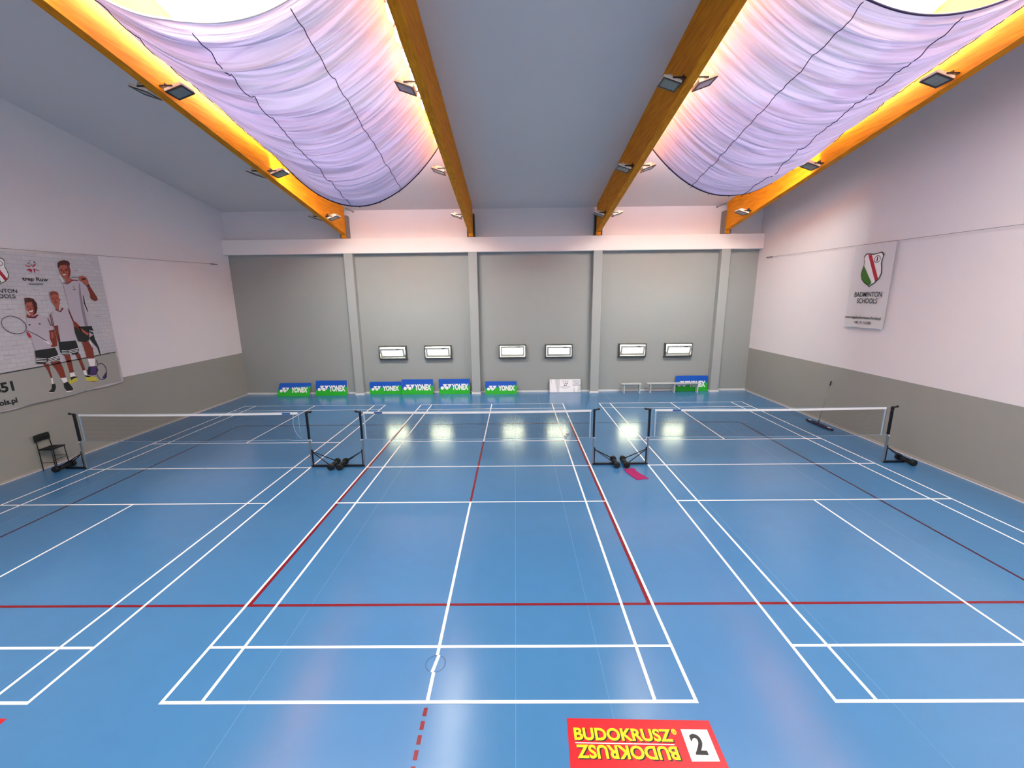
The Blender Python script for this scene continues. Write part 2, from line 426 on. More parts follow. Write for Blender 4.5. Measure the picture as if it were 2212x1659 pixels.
# ------------------------------------------------------------------ small hopper windows in the back wall
def hopper(num, x0, x1, ang, slide):
    f = MB(); y0, y1 = 8.74, 8.97; t = .055
    f.bevbox((x0, y0, WZ0), (x1, y1, WZ0+t), .006); f.bevbox((x0, y0, WZ1-t), (x1, y1, WZ1), .006)
    f.bevbox((x0, y0, WZ0+t), (x0+t, y1, WZ1-t), .006); f.bevbox((x1-t, y0, WZ0+t), (x1, y1, WZ1-t), .006)
    f.bevbox((x0-.03, 8.86, WZ0-.03), (x1+.03, 8.929, WZ0), .004)
    fr = struct(f.build('window_%d' % num, [M_FRAME]))
    g = MB(); g.box((x0, 9.16, WZ0), (x1, 9.18, WZ1)); g.build('pane', [M_DAYWIN], fr)
    # sash hinged along its foot and leaning into the hall
    s = MB(); a, b_ = x0+t+.012, x1-t-.012; z0, z1 = WZ0+t+.01, WZ1-t-.012; yy = 8.83
    R = Matrix.Rotation(ang, 3, 'X'); cc = (0, yy, z0); q = .095
    s.bevbox((a, yy-.02, z0), (b_, yy+.02, z0+q+.02), .005, 0, R, cc); s.bevbox((a, yy-.02, z1-q), (b_, yy+.02, z1), .005, 0, R, cc)
    s.bevbox((a, yy-.02, z0+q), (a+q, yy+.02, z1-q), .005, 0, R, cc); s.bevbox((b_-q, yy-.02, z0+q), (b_, yy+.02, z1-q), .005, 0, R, cc)
    so = s.build('sash', [M_SASH], fr)
    gl = MB(); gl.box((a+q, yy-.003, z0+q), (b_-q, yy+.003, z1-q), 0, R, cc); gl.build('glass', [M_GLASS], so)
    for x in (x0+t*.5, x1-t*.5):
        h = MB(); tip = R @ Vector((0, 0, z1-z0-.05)) + Vector((0, yy, z0))
        h.tube([(x + (0.03 if x < (x0+x1)/2 else -.03), tip.y, tip.z), (x, 8.87, WZ1-.2)], .008, 6); h.build('stay', [M_DARK], fr)
    h = MB(); h.tube([((x0+x1)/2+.2, (R @ Vector((0, -.03, z1-z0-.03))).y + yy, (R @ Vector((0, -.03, z1-z0-.03))).z + z0), ((x0+x1)/2+.36, (R @ Vector((0, -.03, z1-z0-.03))).y + yy, (R @ Vector((0, -.03, z1-z0-.03))).z + z0)], .012, 6)
    h.build('handle', [M_DARK], so)
for i, ((x0, x1), ang) in enumerate(zip(WX, (0.42, 0.30, 0.03, 0.30, 0.32, 0.40))):
    hopper(i+1, x0, x1, ang, 0)

# ------------------------------------------------------------------ glulam roof beams
BNAMES = ['leftmost wooden roof beam, running along the left fabric canopy', 'second wooden roof beam from the left, right of the left fabric canopy',
          'third wooden roof beam from the left, left of the right fabric canopy', 'rightmost wooden roof beam, running below the right fabric canopy']
for i, x in enumerate(BX):
    root = tag(empty('roof_beam', (x, 8.6, 7.09)), BNAMES[i], 'beam', 'laminated roof beams')
    m = MB(); Y0 = 8.58
    prof = [(Y0, zb(Y0)), (YR, zb(YR)), (2*YR-Y0, zb(Y0)), (2*YR-Y0, zc(Y0)-.005), (YR, zc(YR)-.005), (Y0, zc(Y0)-.005)]
    prof = [(p[0]-8.6, p[1]-7.09) for p in prof]; k = len(prof)
    m.add([(-.1, *p) for p in prof] + [(.1, *p) for p in prof],
          [tuple(range(k)), tuple(range(2*k-1, k-1, -1))] + [(j, k+j, k+(j+1) % k, (j+1) % k) for j in range(k)])
    m.build('beam', [M_WOOD], root)
    bl = MB(); bl.box((-.1, -.02, 0.0), (.1, .325, zb(Y0)-7.09-.002)); bl.build('bearing_block', [M_WOOD], root)
    for s in (-1, 1):
        pl = MB(); x0, x1 = sorted((s*.105, s*.165)); pl.box((x0, -.02, 0), (x1, .32, .95))
        pl.build('bearing_plate', [M_DARK if i in (1, 2) else M_PLATE], root)

# ------------------------------------------------------------------ floodlights on the beams
def floodlight_proto():
    root = empty('floodlight', (0, 0, 0))
    # origin on the beam side, body reaches out along +x, face turned down and outwards
    R = Matrix.Rotation(math.radians(-18), 3, 'Y'); cc = (.25, 0, -.04)
    h = MB(); h.bevbox((.06, -.195, -.08), (.46, .195, -.02), .012, 0, R, cc)
    h.bevbox((.16, -.11, -.02), (.38, .11, .045), .02, 0, R, cc)
    for k in range(7): h.box((.17+k*.03, -.10, .04), (.178+k*.03, .10, .062), 0, R, cc)
    ho = h.build('housing', [M_HOUSE], root)
    z = MB(); z.box((.062, -.193, -.096), (.458, -.155, -.081), 0, R, cc); z.box((.062, .155, -.096), (.458, .193, -.081), 0, R, cc)
    z.box((.062, -.155, -.096), (.10, .155, -.081), 0, R, cc); z.box((.42, -.155, -.096), (.458, .155, -.081), 0, R, cc)
    z.build('bezel', [M_BEZEL], ho)
    g = MB(); g.box((.10, -.155, -.089), (.42, .155, -.081), 0, R, cc); g.build('lens', [M_LENS], ho)
    b_ = MB(); b_.box((0, -.07, -.06), (.014, .07, .08)); b_.box((.0, -.21, -.05), (.27, -.198, -.02), 0); b_.box((.0, .198, -.05), (.27, .21, -.02), 0)
    b_.box((.0, -.21, -.05), (.014, .21, -.02)); b_.build('bracket', [M_BEZEL], root)
    return root
proto = floodlight_proto(); used = False
FY = [(-0.62, 'nearest the camera'), (3.1, 'at mid length'), (6.82, 'nearest the back wall')]
spots = [(0, 1, 'right side of the leftmost roof beam'), (0, -1, 'left side of the leftmost roof beam'), (1, -1, 'left side of the second roof beam'),
         (2, -1, 'left side of the third roof beam'), (2, 1, 'right side of the third roof beam'), (3, -1, 'left side of the rightmost roof beam')]
for bi, s, where in spots:
    for y, pos in FY:
        o = proto if not used else copy_tree(proto); used = True
        o.location = (BX[bi] + s*.1005, y, zb(y) + .16); o.rotation_euler = (0, 0, 0 if s > 0 else math.pi)
        tag(o, 'white floodlight on the %s, %s' % (where, pos), 'floodlight', 'floodlights on the roof beams')

# ------------------------------------------------------------------ fabric canopies
def canopy(xa, xb, scallop, label, cords, seed):
    """xa..xb across; scallop = +1 when the clipped edge is at xb, -1 at xa"""
    Y0, Y1 = -3.12, 3.02; NX, NY = 100, 900
    def za(y): return 9.33 - 0.14*y
    def zm(y): return 8.12 - 0.2*y
    def base(s, y):
        return za(y) - (za(y) - zm(y))*4*s*(1-s)
    def surf(s, y):
        e = s if scallop > 0 else 1-s          # 1 at the clipped edge
        x = xa + (xb-xa)*s
        nearclip = math.exp(-((1-e)/.13)**1.2)
        env = math.sin(math.pi*min(1, max(0, s)))**.6
        yy = y + .10*noise.noise(Vector((s*2.0, y*.6, seed)))
        # broad swags springing from the clips, finer folds towards the other side
        ph = (yy - Y0)/.55
        saw = (ph + .25*(1-e)) % 1.0
        broad = (abs(saw-.5)*2)**1.5
        f1 = abs(noise.noise(Vector((s*.9, yy*6.0, seed+3))))
        f2 = abs(noise.noise(Vector((s*1.4, yy*13.0, seed+7))))
        f3 = abs(noise.noise(Vector((s*.7, yy*2.7, seed+11))))
        low = .35 + .65*(1-e)
        z = base(s, y) - env*(.13*(1-broad)*(.35+.65*e) + .22*f1*low + .13*f2*low + .16*f3)
        # droop and radiating creases between clips
        cl = abs(((y - Y0)/.55) % 1.0 - .5)*2    # 1 at clip, 0 between
        z -= nearclip*.075*(1-cl)
        x -= scallop*nearclip*.05*(1-cl)
        z += .022*nearclip*math.sin(1-e)*math.sin(y*42) * 3
        return Vector((x, y, z))
    ox = (xa+xb)/2; oz = 8.1
    root = tag(empty('fabric_canopy', (ox, 0, oz)), label, 'canopy', 'fabric canopies under the skylights')
    O = Vector((ox, 0, oz))
    m = MB(); v = []
    for j in range(NY+1):
        y = Y0 + (Y1-Y0)*j/NY
        for i in range(NX+1): v.append(surf(i/NX, y) - O)
    m.add(v, [(j*(NX+1)+i, j*(NX+1)+i+1, (j+1)*(NX+1)+i+1, (j+1)*(NX+1)+i) for j in range(NY) for i in range(NX)], 0, True)
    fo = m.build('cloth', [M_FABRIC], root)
    for y in (Y0, Y1):
        hm = MB(); hm.tube([surf(i/60, y) - O - Vector((0, 0, .01)) for i in range(61)], .018, 6)
        hm.build('hem', [M_CORD if (y > 0 or scallop < 0) else M_TAPE], root)
    for s_ in cords:
        cm = MB(); pts = []
        for j in range(0, 121):
            y = Y0 + (Y1-Y0)*j/120; q = [surf(s_, y + e) for e in (-.14, -.07, 0, .07, .14)]; p = Vector((q[2].x, y, .5*sum(w.z for w in q)/5 + .5*min(w.z for w in q))); pts.append(p - O - Vector((0, 0, .035)))
        cm.tube(pts, .0085, 5); cm.build('cord', [M_CORD], root)
    # edge wires, clips and hangers to the beams
    for s_ in (0, 1):
        em = MB(); xx = xa if s_ == 0 else xb
        em.tube([(Vector((xx, Y0-.3, za(Y0-.3)+.01)) - O), (Vector((xx, Y1+.6, za(Y1+.6)+.01)) - O)], .006, 5)
        em.build('edge_wire', [M_CABLE], root)
    y = Y0
    xx = xb if scallop > 0 else xa; bx = xx + scallop*(.22)
    while y <= Y1 + .01:
        hg = MB(); hg.tube([Vector((xx, y, za(y))) - O, Vector((bx, y-.05, za(y)+.12)) - O], .005, 4)
        hg.box(Vector((xx-.012, y-.012, za(y)-.03)) - O, Vector((xx+.012, y+.012, za(y)+.02)) - O); y += .55
        hg.build('hanger', [M_CABLE], root)
    # small hooks hanging from the hem
    for i in range(1, 8):
        hk = MB(); p = surf(i/8, Y1) - O; hk.tube([p, p - Vector((0, 0, .06))], .008, 5); hk.build('hook', [M_BLACK], root)
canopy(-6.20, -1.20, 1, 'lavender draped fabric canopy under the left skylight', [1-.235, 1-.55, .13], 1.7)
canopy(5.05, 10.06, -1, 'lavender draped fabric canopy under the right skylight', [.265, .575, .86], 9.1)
# anchor rods at the foot of the ceiling
for k, (x, s) in enumerate(((-6.2, 1), (10.05, -1))):
    r = MB(); r.tube([(0, 0, 0), (s*-.12, -.55, .05)], .014, 6); r.bevbox((-.03, -.01, -.03), (.03, .02, .03), .004)
    o = r.build('wire_anchor', [M_CABLE], None, (x + s*.12, YB-.021, 8.24))
    tag(o, 'small steel wire anchor on the upper back wall beside the %s roof beam' % ('leftmost' if k == 0 else 'rightmost'), 'wire anchor')

# ------------------------------------------------------------------ nets
def net(cx, label, lab_side, loose=False):
    xa, xb = cx-3.05, cx+3.05; root = tag(empty('badminton_net', (cx, .05, 0)), label, 'net', 'badminton nets')
    Y = 0.0
    top = lambda x: 1.548 - .024*(1-(x/3.05)**2)
    bot = lambda x: top(x) - .76
    m = MB(); t = .0011
    ya = -3.05 if not loose else -3.05; xr = 3.05 if not loose else 2.72
    n = int((xr+3.05)/.02)
    def bar(p, q, r):
        p, q = Vector(p), Vector(q); d = (q-p).normalized(); a = d.cross(Vector((0,1,0))).normalized()*r; b_ = Vector((0,1,0))*r
        m.add([p+a, p+b_, p-a, p-b_, q+a, q+b_, q-a, q-b_], [(0,1,5,4),(1,2,6,5),(2,3,7,6),(3,0,4,7)])
    for i in range(n+1):
        x = -3.05 + (xr+3.05)*i/n; bar((x, 0, bot(x)), (x, 0, top(x)), t)
    for k in range(38):
        h = k*.02; K = 8
        for j in range(K):
            x0 = -3.05 + (xr+3.05)*j/K; x1 = -3.05 + (xr+3.05)*(j+1)/K
            bar((x0, 0, bot(x0)+h), (x1, 0, bot(x1)+h), t)
    m.build('mesh', [M_NET], root)
    tp = MB(); K = 24; vs = []
    for j in range(K+1):
        x = -3.02 + 6.04*j/K if not loose else -3.02 + (2.85+3.02)*j/K
        for (dy, dz) in ((-.006, -.027), (.006, -.027), (.006, .027), (-.006, .027)): vs.append((x, dy, top(x)-.027+dz))
    fs = [(0,1,2,3), (4*K+3, 4*K+2, 4*K+1, 4*K)]
    for j in range(K):
        for q in range(4): fs.append((4*j+q, 4*j+(q+1) % 4, 4*j+4+(q+1) % 4, 4*j+4+q))
    tp.add(vs, fs); tto = tp.build('top_tape', [M_TAPE], root)
    cdm = MB()
    cdm.tube([(x/4*3.05, 0, bot(x/4*3.05)) for x in range(-4, 5)], .004, 5) if not loose else cdm.tube([(-3.05, 0, bot(-3)), (0, 0, bot(0)-.01), (2.5, 0, bot(2.5)), (2.75, 0, bot(2.5)-.02), (3.06, 0, bot(3)-.02)], .005, 5)
    cdm.tube([(-3.12, 0, top(-3)-.0), (3.12, 0, top(3)-.0)], .004, 5)
    cdm.tube([(-3.05, 0, bot(-3)), (-3.12, 0, bot(-3)-.02)], .004, 5); cdm.tube([(3.05, 0, bot(3)), (3.12, 0, bot(3)-.02)], .004, 5)
    cdm.build('tension_cord', [M_NETCORD], root)
    for sx in (-1, 1):
        sd = MB()
        if loose and sx > 0:
            sd.tube([(2.74, 0, top(2.7)), (2.70, 0, 1.25), (2.72, 0, 1.05), (2.80, 0, .9), (2.9, 0, .80)], .007, 6)
            sd.tube([(2.88, 0, top(2.8)), (2.86, 0, 1.15), (2.9, 0, .80)], .006, 6)
        else: sd.box((sx*3.0-.018, -.004, bot(3)), (sx*3.0+.018, .004, top(3)-.04))
        sd.build('side_tape', [M_NETCORD], root)
    lb = MB(); x = lab_side
    lb.box((x-.11, -.0085, top(x)-.050), (x+.11, -.0065, top(x)-.004)); lb.build('tape_label', [M_PADBLUE], tto)
net(CX[0]-.02, 'badminton net over the left court, loose at its right end', 2.55, True)
net(CX[1]+.0, 'badminton net over the middle court', -2.62)
net(CX[2]+.1, 'badminton net over the right court', -2.45)

# posts: upright, base bar, two braces, pair of black wheels with a roller weight
def post_proto():
    root = empty('net_post', (0, 0, 0))            # net on the -x side, weight on the +x side
    u = MB(); u.bevbox((-.022, -.022, 0.0), (.022, .022, 1.50), .005)
    uo = u.build('upright', [M_STEEL], root)
    sl = MB(); sl.bevbox((-.025, -.025, .80), (.025, .025, 1.46), .005)
    for k in range(9): sl.bevbox((-.028, -.028, .83+k*.07), (.028, .028, .845+k*.07), .003)
    sl.build('black_sleeve', [M_NAVY], uo)
    hk = MB(); hk.tube([(-.03, 0, 1.545), (.1, 0, 1.55)], .022, 8); hk.bevbox((-.028, -.028, 1.46), (.028, .028, 1.55), .006)
    hk.tube([(.1, 0, 1.55), (.125, 0, 1.565), (.14, 0, 1.56)], [.026, .032, .02], 8)
    hk.build('net_hook', [M_BLACK], root)
    cl = MB(); cl.tube([(0, -.045, .775), (.0, .045, .775)], .012, 6); cl.tube([(.03, 0, .78), (.06, 0, .75), (.05, 0, .72)], .008, 6); cl.build('cord_cleat', [M_TAPE], root)
    bb = MB(); bb.bevbox((-.02, -.03, 0.012), (.55, .03, .055), .006); bb.box((.022, -.02, .055), (.05, .02, .50)); bb.build('base_bar', [M_NAVY], root)
    for s in (-1, 1):
        br = MB(); br.tube([(.04, s*.01, .44), (.57, s*.17, .11)], .013, 8); br.build('brace', [M_NAVY], root)
    wt = MB(); wt.tube([(.60, -.18, .08), (.60, .18, .08)], .058, 16); wt.build('roller_weight', [M_BLACK], root)
    for s in (-1, 1):
        wh = MB(); wh.tube([(.60, s*.17, .083), (.60, s*.18, .083), (.60, s*.25, .083), (.60, s*.265, .083)], [.07, .082, .082, .07], 20)
        wh.build('wheel', [M_BLACK], root)
    return root
pp = post_proto(); first = True
posts = [(-10.75, -1, 'net post at the left end of the left court net, beside the chair'), (-4.53, 1, 'net post with wheeled weight at the right end of the left court net'),
         (-3.10, -1, 'net post with wheeled weight at the left end of the middle court net'), (3.10, 1, 'net post with wheeled weight at the right end of the middle court net'),
         (4.56, -1, 'net post at the left end of the right court net, above the magenta towel'), (10.90, 1, 'net post at the right end of the right court net, near the right wall')]
for x, s, lab in posts:
    o = pp if first else copy_tree(pp); first = False
    o.location = (x, .05, 0); o.rotation_euler = (0, 0, 0 if s > 0 else math.pi)
    tag(o, lab, 'net post', 'badminton net posts')

# ------------------------------------------------------------------ advertising boards along the back wall
def logo(mb, x, z, h, y, f):
    """two balls and two wedges, then the word; f maps (x, z) of the panel to a point"""
    def disc(cx, cz, r):
        mb.add([f(cx + r*math.cos(t*math.pi/12), cz + r*math.sin(t*math.pi/12)) for t in range(24)], [tuple(range(24))])
    r = .31*h
    for k in (0, 1):
        ox = x + k*.86*h
        disc(ox + .31*h, z + .31*h, r)
        # wedge whose foot touches the ball
        pts = [(.40*h, 1.0*h), (1.22*h, 1.0*h), (.74*h, .20*h), (.66*h, .52*h)]
        mb.add([f(ox + a, z + b_) for a, b_ in pts], [(0, 3, 2, 1)])
YCOORD = [  # x0, x1, y foot, y top, height, aframe, label
    (-10.25, -8.73, 8.47, 8.80, .575, 0, 'blue and green board leaning back, farthest left along the back wall'),
    (-8.45, -6.98, 8.56, 8.70, .70, 1, 'blue and green A-frame board standing just left of the leftmost wall pilaster'),
    (-5.93, -4.42, 8.71, 8.78, .60, 0, 'low blue and green board just right of the leftmost wall pilaster'),
    (-4.38, -2.89, 8.62, 8.72, .715, 1, 'taller blue and green board touching the low board on its left'),
    (-2.62, -1.14, 8.64, 8.73, .715, 1, 'blue and green advertising board just left of the second wall pilaster'),
    (-.41, 1.08, 8.52, 8.62, .60, 0, 'blue and green advertising board standing under the third small window'),
    (8.62, 10.13, 8.76, 8.84, .74, 0, 'blue and green advertising board with rounded corners behind the long bench')]
for (x0, x1, yf, yt, hh, af, lab) in YCOORD:
    root = tag(empty('advertising_board', (x0, yf, 0)), lab, 'advertising board', 'blue and green boards along the back wall')
    W = x1-x0; dy = yt-yf
    def f(x, z, o=0.0): return Vector((x, dy*z/hh - o, z))
    rr = .05 if not af else .02
    outline = []
    for (cx_, cz_, a0) in ((W-rr, rr*.3+.002, -90), (W-rr, hh-rr, 0), (rr, hh-rr, 90), (rr, rr*.3+.002, 180)):
        rad = rr if cz_ > .1 else rr*.3
        for k in range(5):
            t = math.radians(a0 + 90*k/4); outline.append((cx_ + (rr)*math.cos(t), cz_ + rad*math.sin(t)))
    K = len(outline); p = MB()
    p.add([f(a, b_) for a, b_ in outline] + [f(a, b_) + Vector((0, .02, 0)) for a, b_ in outline],
          [tuple(range(K)), tuple(range(2*K-1, K-1, -1))] + [(j, K+j, K+(j+1) % K, (j+1) % K) for j in range(K)])
    fp = p.build('front_panel', [M_BOARD], root)
    t = MB(); h = hh*.36; zz = hh*.30
    logo(t, .09, zz, h*1.0, 0, lambda a, b_: f(a, b_, .002))
    text_to(t, 'YONEX', f(.62, zz, .002), (1, 0, 0), Vector((0, dy/hh, 1)), h, width=.78, bold=.05)
    t.build('lettering', [M_PRINTW], fp)
    if af:
        b_ = MB(); gap = .24
        if yf + dy + gap > YB-.03: gap = YB-.03-yf-dy
        b_.add([(0, dy+.025, hh-.01), (W, dy+.025, hh-.01), (W, dy+gap, .002), (0, dy+gap, .002), (0, dy+.012+.025, hh-.01), (W, dy+.012+.025, hh-.01), (W, dy+gap+.015, .002), (0, dy+gap+.015, .002)],
              [(0,1,2,3),(7,6,5,4),(0,4,5,1),(1,5,6,2),(2,6,7,3),(3,7,4,0)])
        b_.build('back_panel', [M_BASE], root)
# white board
root = tag(empty('advertising_board', (2.63, 8.72, 0)), 'white printed board with thin black edge, left of the third wall pilaster', 'advertising board')
W, hh, dy = 1.49, .655, .07
def f(x, z, o=0.0): return Vector((x, dy*z/hh - o, z))
p = MB(); p.add([f(0,.002), f(W,.002), f(W,hh), f(0,hh)] + [f(a, b_)+Vector((0,.02,0)) for a, b_ in ((0,.002),(W,.002),(W,hh),(0,hh))], [(0,1,2,3),(7,6,5,4),(0,4,5,1),(1,5,6,2),(2,6,7,3),(3,7,4,0)])
wp = p.build('panel', [M_PRINTW], root)
e = MB(); q = .012
for a in ((0,.002,W,q),(0,hh-q,W,hh),(0,q,q,hh-q),(W-q,q,W,hh-q)): e.add([f(a[0],a[1],.001), f(a[2],a[1],.001), f(a[2],a[3],.001), f(a[0],a[3],.001)], [(0,1,2,3)])
e.build('edge', [M_PRINTK], root)
t = MB(); M_GREYP = mat('print_light_grey', (214, 216, 216), .5)
for pts in (((.08,.64),(.10,.64),(.13,.40),(.06,.62)), ((.25,.64),(.50,.64),(.46,.02),(.37,.02)), ((1.08,.6),(1.46,.6),(1.46,.42),(1.12,.42)), ((1.13,.02),(1.24,.02),(1.17,.30)), ((1.31,.02),(1.46,.02),(1.46,.33),(1.38,.33))):
    t.add([f(a, b_, .001) for a, b_ in pts], [tuple(range(len(pts)))], 1)
text_to(t, 'Fundacja', f(.58, .53, .002), (1,0,0), (0, dy/hh, 1), .045, width=.33, bold=.01)
for pts in (((.64,.49),(.70,.43),(.76,.40),(.69,.41)), ((.80,.40),(.83,.46),(.86,.49),(.87,.43)), ((.68,.32),(.75,.32),(.77,.39),(.72,.37)), ((.80,.31),(.80,.38),(.85,.38)), ((.745,.44),(.77,.50),(.795,.44),(.77,.42))):
    t.add([f(a, b_, .002) for a, b_ in pts], [tuple(range(len(pts)))], 0)
text_to(t, 'BADMINTON SPORTS', f(.52, .255, .002), (1,0,0), (0, dy/hh, 1), .032, width=.46, bold=.02)
text_to(t, 'Mazowsze', f(.62, .195, .002), (1,0,0), (0, dy/hh, 1), .026, width=.26)
t.add([f(1.10,.345,.002), f(1.475,.345,.002), f(1.475,.372,.002), f(1.10,.372,.002)], [(0,1,2,3)], 0)
t.add([f(1.23,.42,.002), f(1.37,.42,.002), f(1.37,.43,.002), f(1.23,.43,.002)], [(0,1,2,3)], 0)
t.build('print', [M_PRINTK, M_GREYP], wp)

# ------------------------------------------------------------------ benches
def bench(x, y, w, legs, label):
    root = tag(empty('bench', (x, y, 0)), label, 'bench', 'pale grey benches at the back wall')
    s = MB(); s.bevbox((0, 0, .43), (w, .28, .46), .004); s.build('seat', [M_BENCH], root)
    for lx in legs:
        l = MB(); l.bevbox((lx-.02, .02, 0), (lx+.02, .26, .429), .003); l.build('leg', [M_BENCH], root)
    r = MB(); r.box((legs[0]+.021, .13, .36), (legs[1]-.021, .15, .429)); 
    if len(legs) > 2: r.box((legs[1]+.021, .13, .36), (legs[2]-.021, .15, .429))
    r.build('rail', [M_BENCH], root)
bench(5.98, 8.40, .93, (.12, .84), 'short pale grey bench at the back wall, right of the third pilaster')
bench(7.17, 8.42, 2.42, (.17, 1.28, 2.36), 'long pale grey bench in front of a blue and green board')

# ------------------------------------------------------------------ chair by the left wall
root = tag(empty('chair', (-11.68, .14, 0), .1), 'black padded chair with thin metal legs against the left wall', 'chair')
s = MB(); s.bevbox((-.17, -.20, .565), (.18, .20, .605), .018); s.build('seat', [M_BLACK], root)
for sx, sy in ((-1,-1),(1,-1),(1,1),(-1,1)):
    l = MB()
    if sx < 0: l.tube([(-.16, sy*.185, 0), (-.155, sy*.185, .56), (-.175, sy*.17, .80), (-.185, sy*.16, .95)], .011, 8)
    else: l.tube([(.165, sy*.19, 0), (.15, sy*.18, .56)], .011, 8)
    l.build('leg', [M_DARK], root)
r = MB()
for z in (.22,):
    r.tube([(-.16, -.185, z), (.16, -.188, z)], .008, 6); r.tube([(-.16, .185, z+.08), (.16, .188, z+.08)], .008, 6); r.tube([(.16, -.185, z+.06), (.16, .185, z+.06)], .008, 6)
r.build('rung', [M_DARK], root)
bk = MB(); v = []; N = 10
for j in range(N+1):
    t = j/N; y = -.20+.40*t; xo = -.18 - .02*math.sin(math.pi*t)
    for (dx_, z) in ((.012, .80), (.016, .90), (.004, .985), (-.012, .985), (-.012, .80)): v.append((xo + dx_, y, z))
bk.add(v, [(j*5+q, j*5+(q+1) % 5, (j+1)*5+(q+1) % 5, (j+1)*5+q) for j in range(N) for q in range(5)] + [(0,1,2,3,4), tuple(N*5+q for q in (4,3,2,1,0))], 0, False)
bk.build('backrest', [M_BLACK], root)

# ------------------------------------------------------------------ dust mop at the right wall
root = tag(empty('dust_mop', (11.55, 3.35, 0)), 'wide navy dust mop with a thin pole leaning on the right wall', 'mop')
m = MB(); v = []; N = 28
for j in range(N+1):
    y = -.62 + 1.24*j/N; w_ = .105*(1 - abs(2*j/N-1)**6*.7) + .012*math.sin(j*2.3)
    for k in range(8):
        t = 2*math.pi*k/8; v.append((w_*math.cos(t)*1.1 + .03*math.sin(j*1.1)*.2, y, .03 + .028*math.sin(t)))
m.add(v, [(j*8+q, j*8+(q+1) % 8, (j+1)*8+(q+1) % 8, (j+1)*8+q) for j in range(N) for q in range(8)] + [tuple(range(7,-1,-1)), tuple(N*8+q for q in range(8))], 0, True)
mho = m.build('mop_head', [M_MOP], root)
for y in (-.46, .46):
    pl = MB(); pl.bevbox((-.028, y-.07, .057), (.028, y+.07, .064), .003); pl.build('frame_plate', [M_TAPE], mho)
ptop = Vector((.395, .26, 1.50)); pbot = Vector((.05, .12, .07))
po = MB(); po.tube([pbot, ptop], .011, 8); poo = po.build('pole', [M_GREENPOLE], root)
gr = MB(); d = (ptop-pbot).normalized(); gr.tube([ptop - d*.16, ptop], .019, 8); gr.build('grip', [M_NAVY], poo)
jt = MB(); jt.tube([(0, .10, .05), pbot, pbot + d*.1], .02, 8); jt.build('joint', [M_DARK], root)

# ------------------------------------------------------------------ towel, shuttlecocks
t = MB(); N = 14; cor = [Vector((3.86, -.26, 0)), Vector((4.14, -.23, 0)), Vector((4.33, -.86, 0)), Vector((4.01, -.93, 0))]
v = []
for j in range(N+1):
    for i in range(N+1):
        a, b_ = i/N, j/N
        p = (cor[0]*(1-a) + cor[1]*a)*(1-b_) + (cor[3]*(1-a) + cor[2]*a)*b_
        p.x += -.10*math.sin(math.pi*b_)*math.cos(b_*2.4) + .10*math.sin(b_*math.pi)*(.5-b_)*1.5
        p.z = .010 + .012*abs(noise.noise(Vector((p.x*6, p.y*6, 2))))
        v.append(p - Vector((4.0, -.6, 0)))
k0 = len(v); v += [p - Vector((0, 0, p.z - .003)) for p in v]
fs = [(j*(N+1)+i, j*(N+1)+i+1, (j+1)*(N+1)+i+1, (j+1)*(N+1)+i) for j in range(N) for i in range(N)]
rim = [i for i in range(N+1)] + [j*(N+1)+N for j in range(1, N+1)] + [N*(N+1)+i for i in range(N-1, -1, -1)] + [j*(N+1) for j in range(N-1, 0, -1)]
t.add(v, [f_[::-1] for f_ in fs] + [(rim[i], rim[(i+1) % len(rim)], rim[(i+1) % len(rim)]+k0, rim[i]+k0) for i in range(len(rim))], 0, True)
tag(t.build('towel', [M_TEXTILE], None, (4.0, -.6, 0)), 'magenta towel lying on the blue floor beside the net post wheels', 'towel')
def shuttle(x, y, rz, lab):
    root = tag(empty('shuttlecock', (x, y, 0), rz), lab, 'shuttlecock', 'shuttlecocks on the floor')
    c_ = MB(); c_.tube([(-.012, 0, .034), (0, 0, .034), (.018, 0, .034)], [.006, .014, .014], 10); c_.build('cork', [M_DARK], root)
    s = MB(); v = []; n = 16
    for xx, r in ((.018, .012), (.085, .033)):
        for k in range(n): tt = 2*math.pi*k/n; v.append((xx, r*math.cos(tt), .034 + r*math.sin(tt)))
    s.add(v, [(k, (k+1) % n, n+(k+1) % n, n+k) for k in range(n)]); s.build('skirt', [M_PRINTW], root)
shuttle(2.76, 2.56, 2.4, 'white shuttlecock on the middle court behind the net, the farther one')
shuttle(2.60, 2.33, .6, 'white shuttlecock on the middle court behind the net, the nearer one')

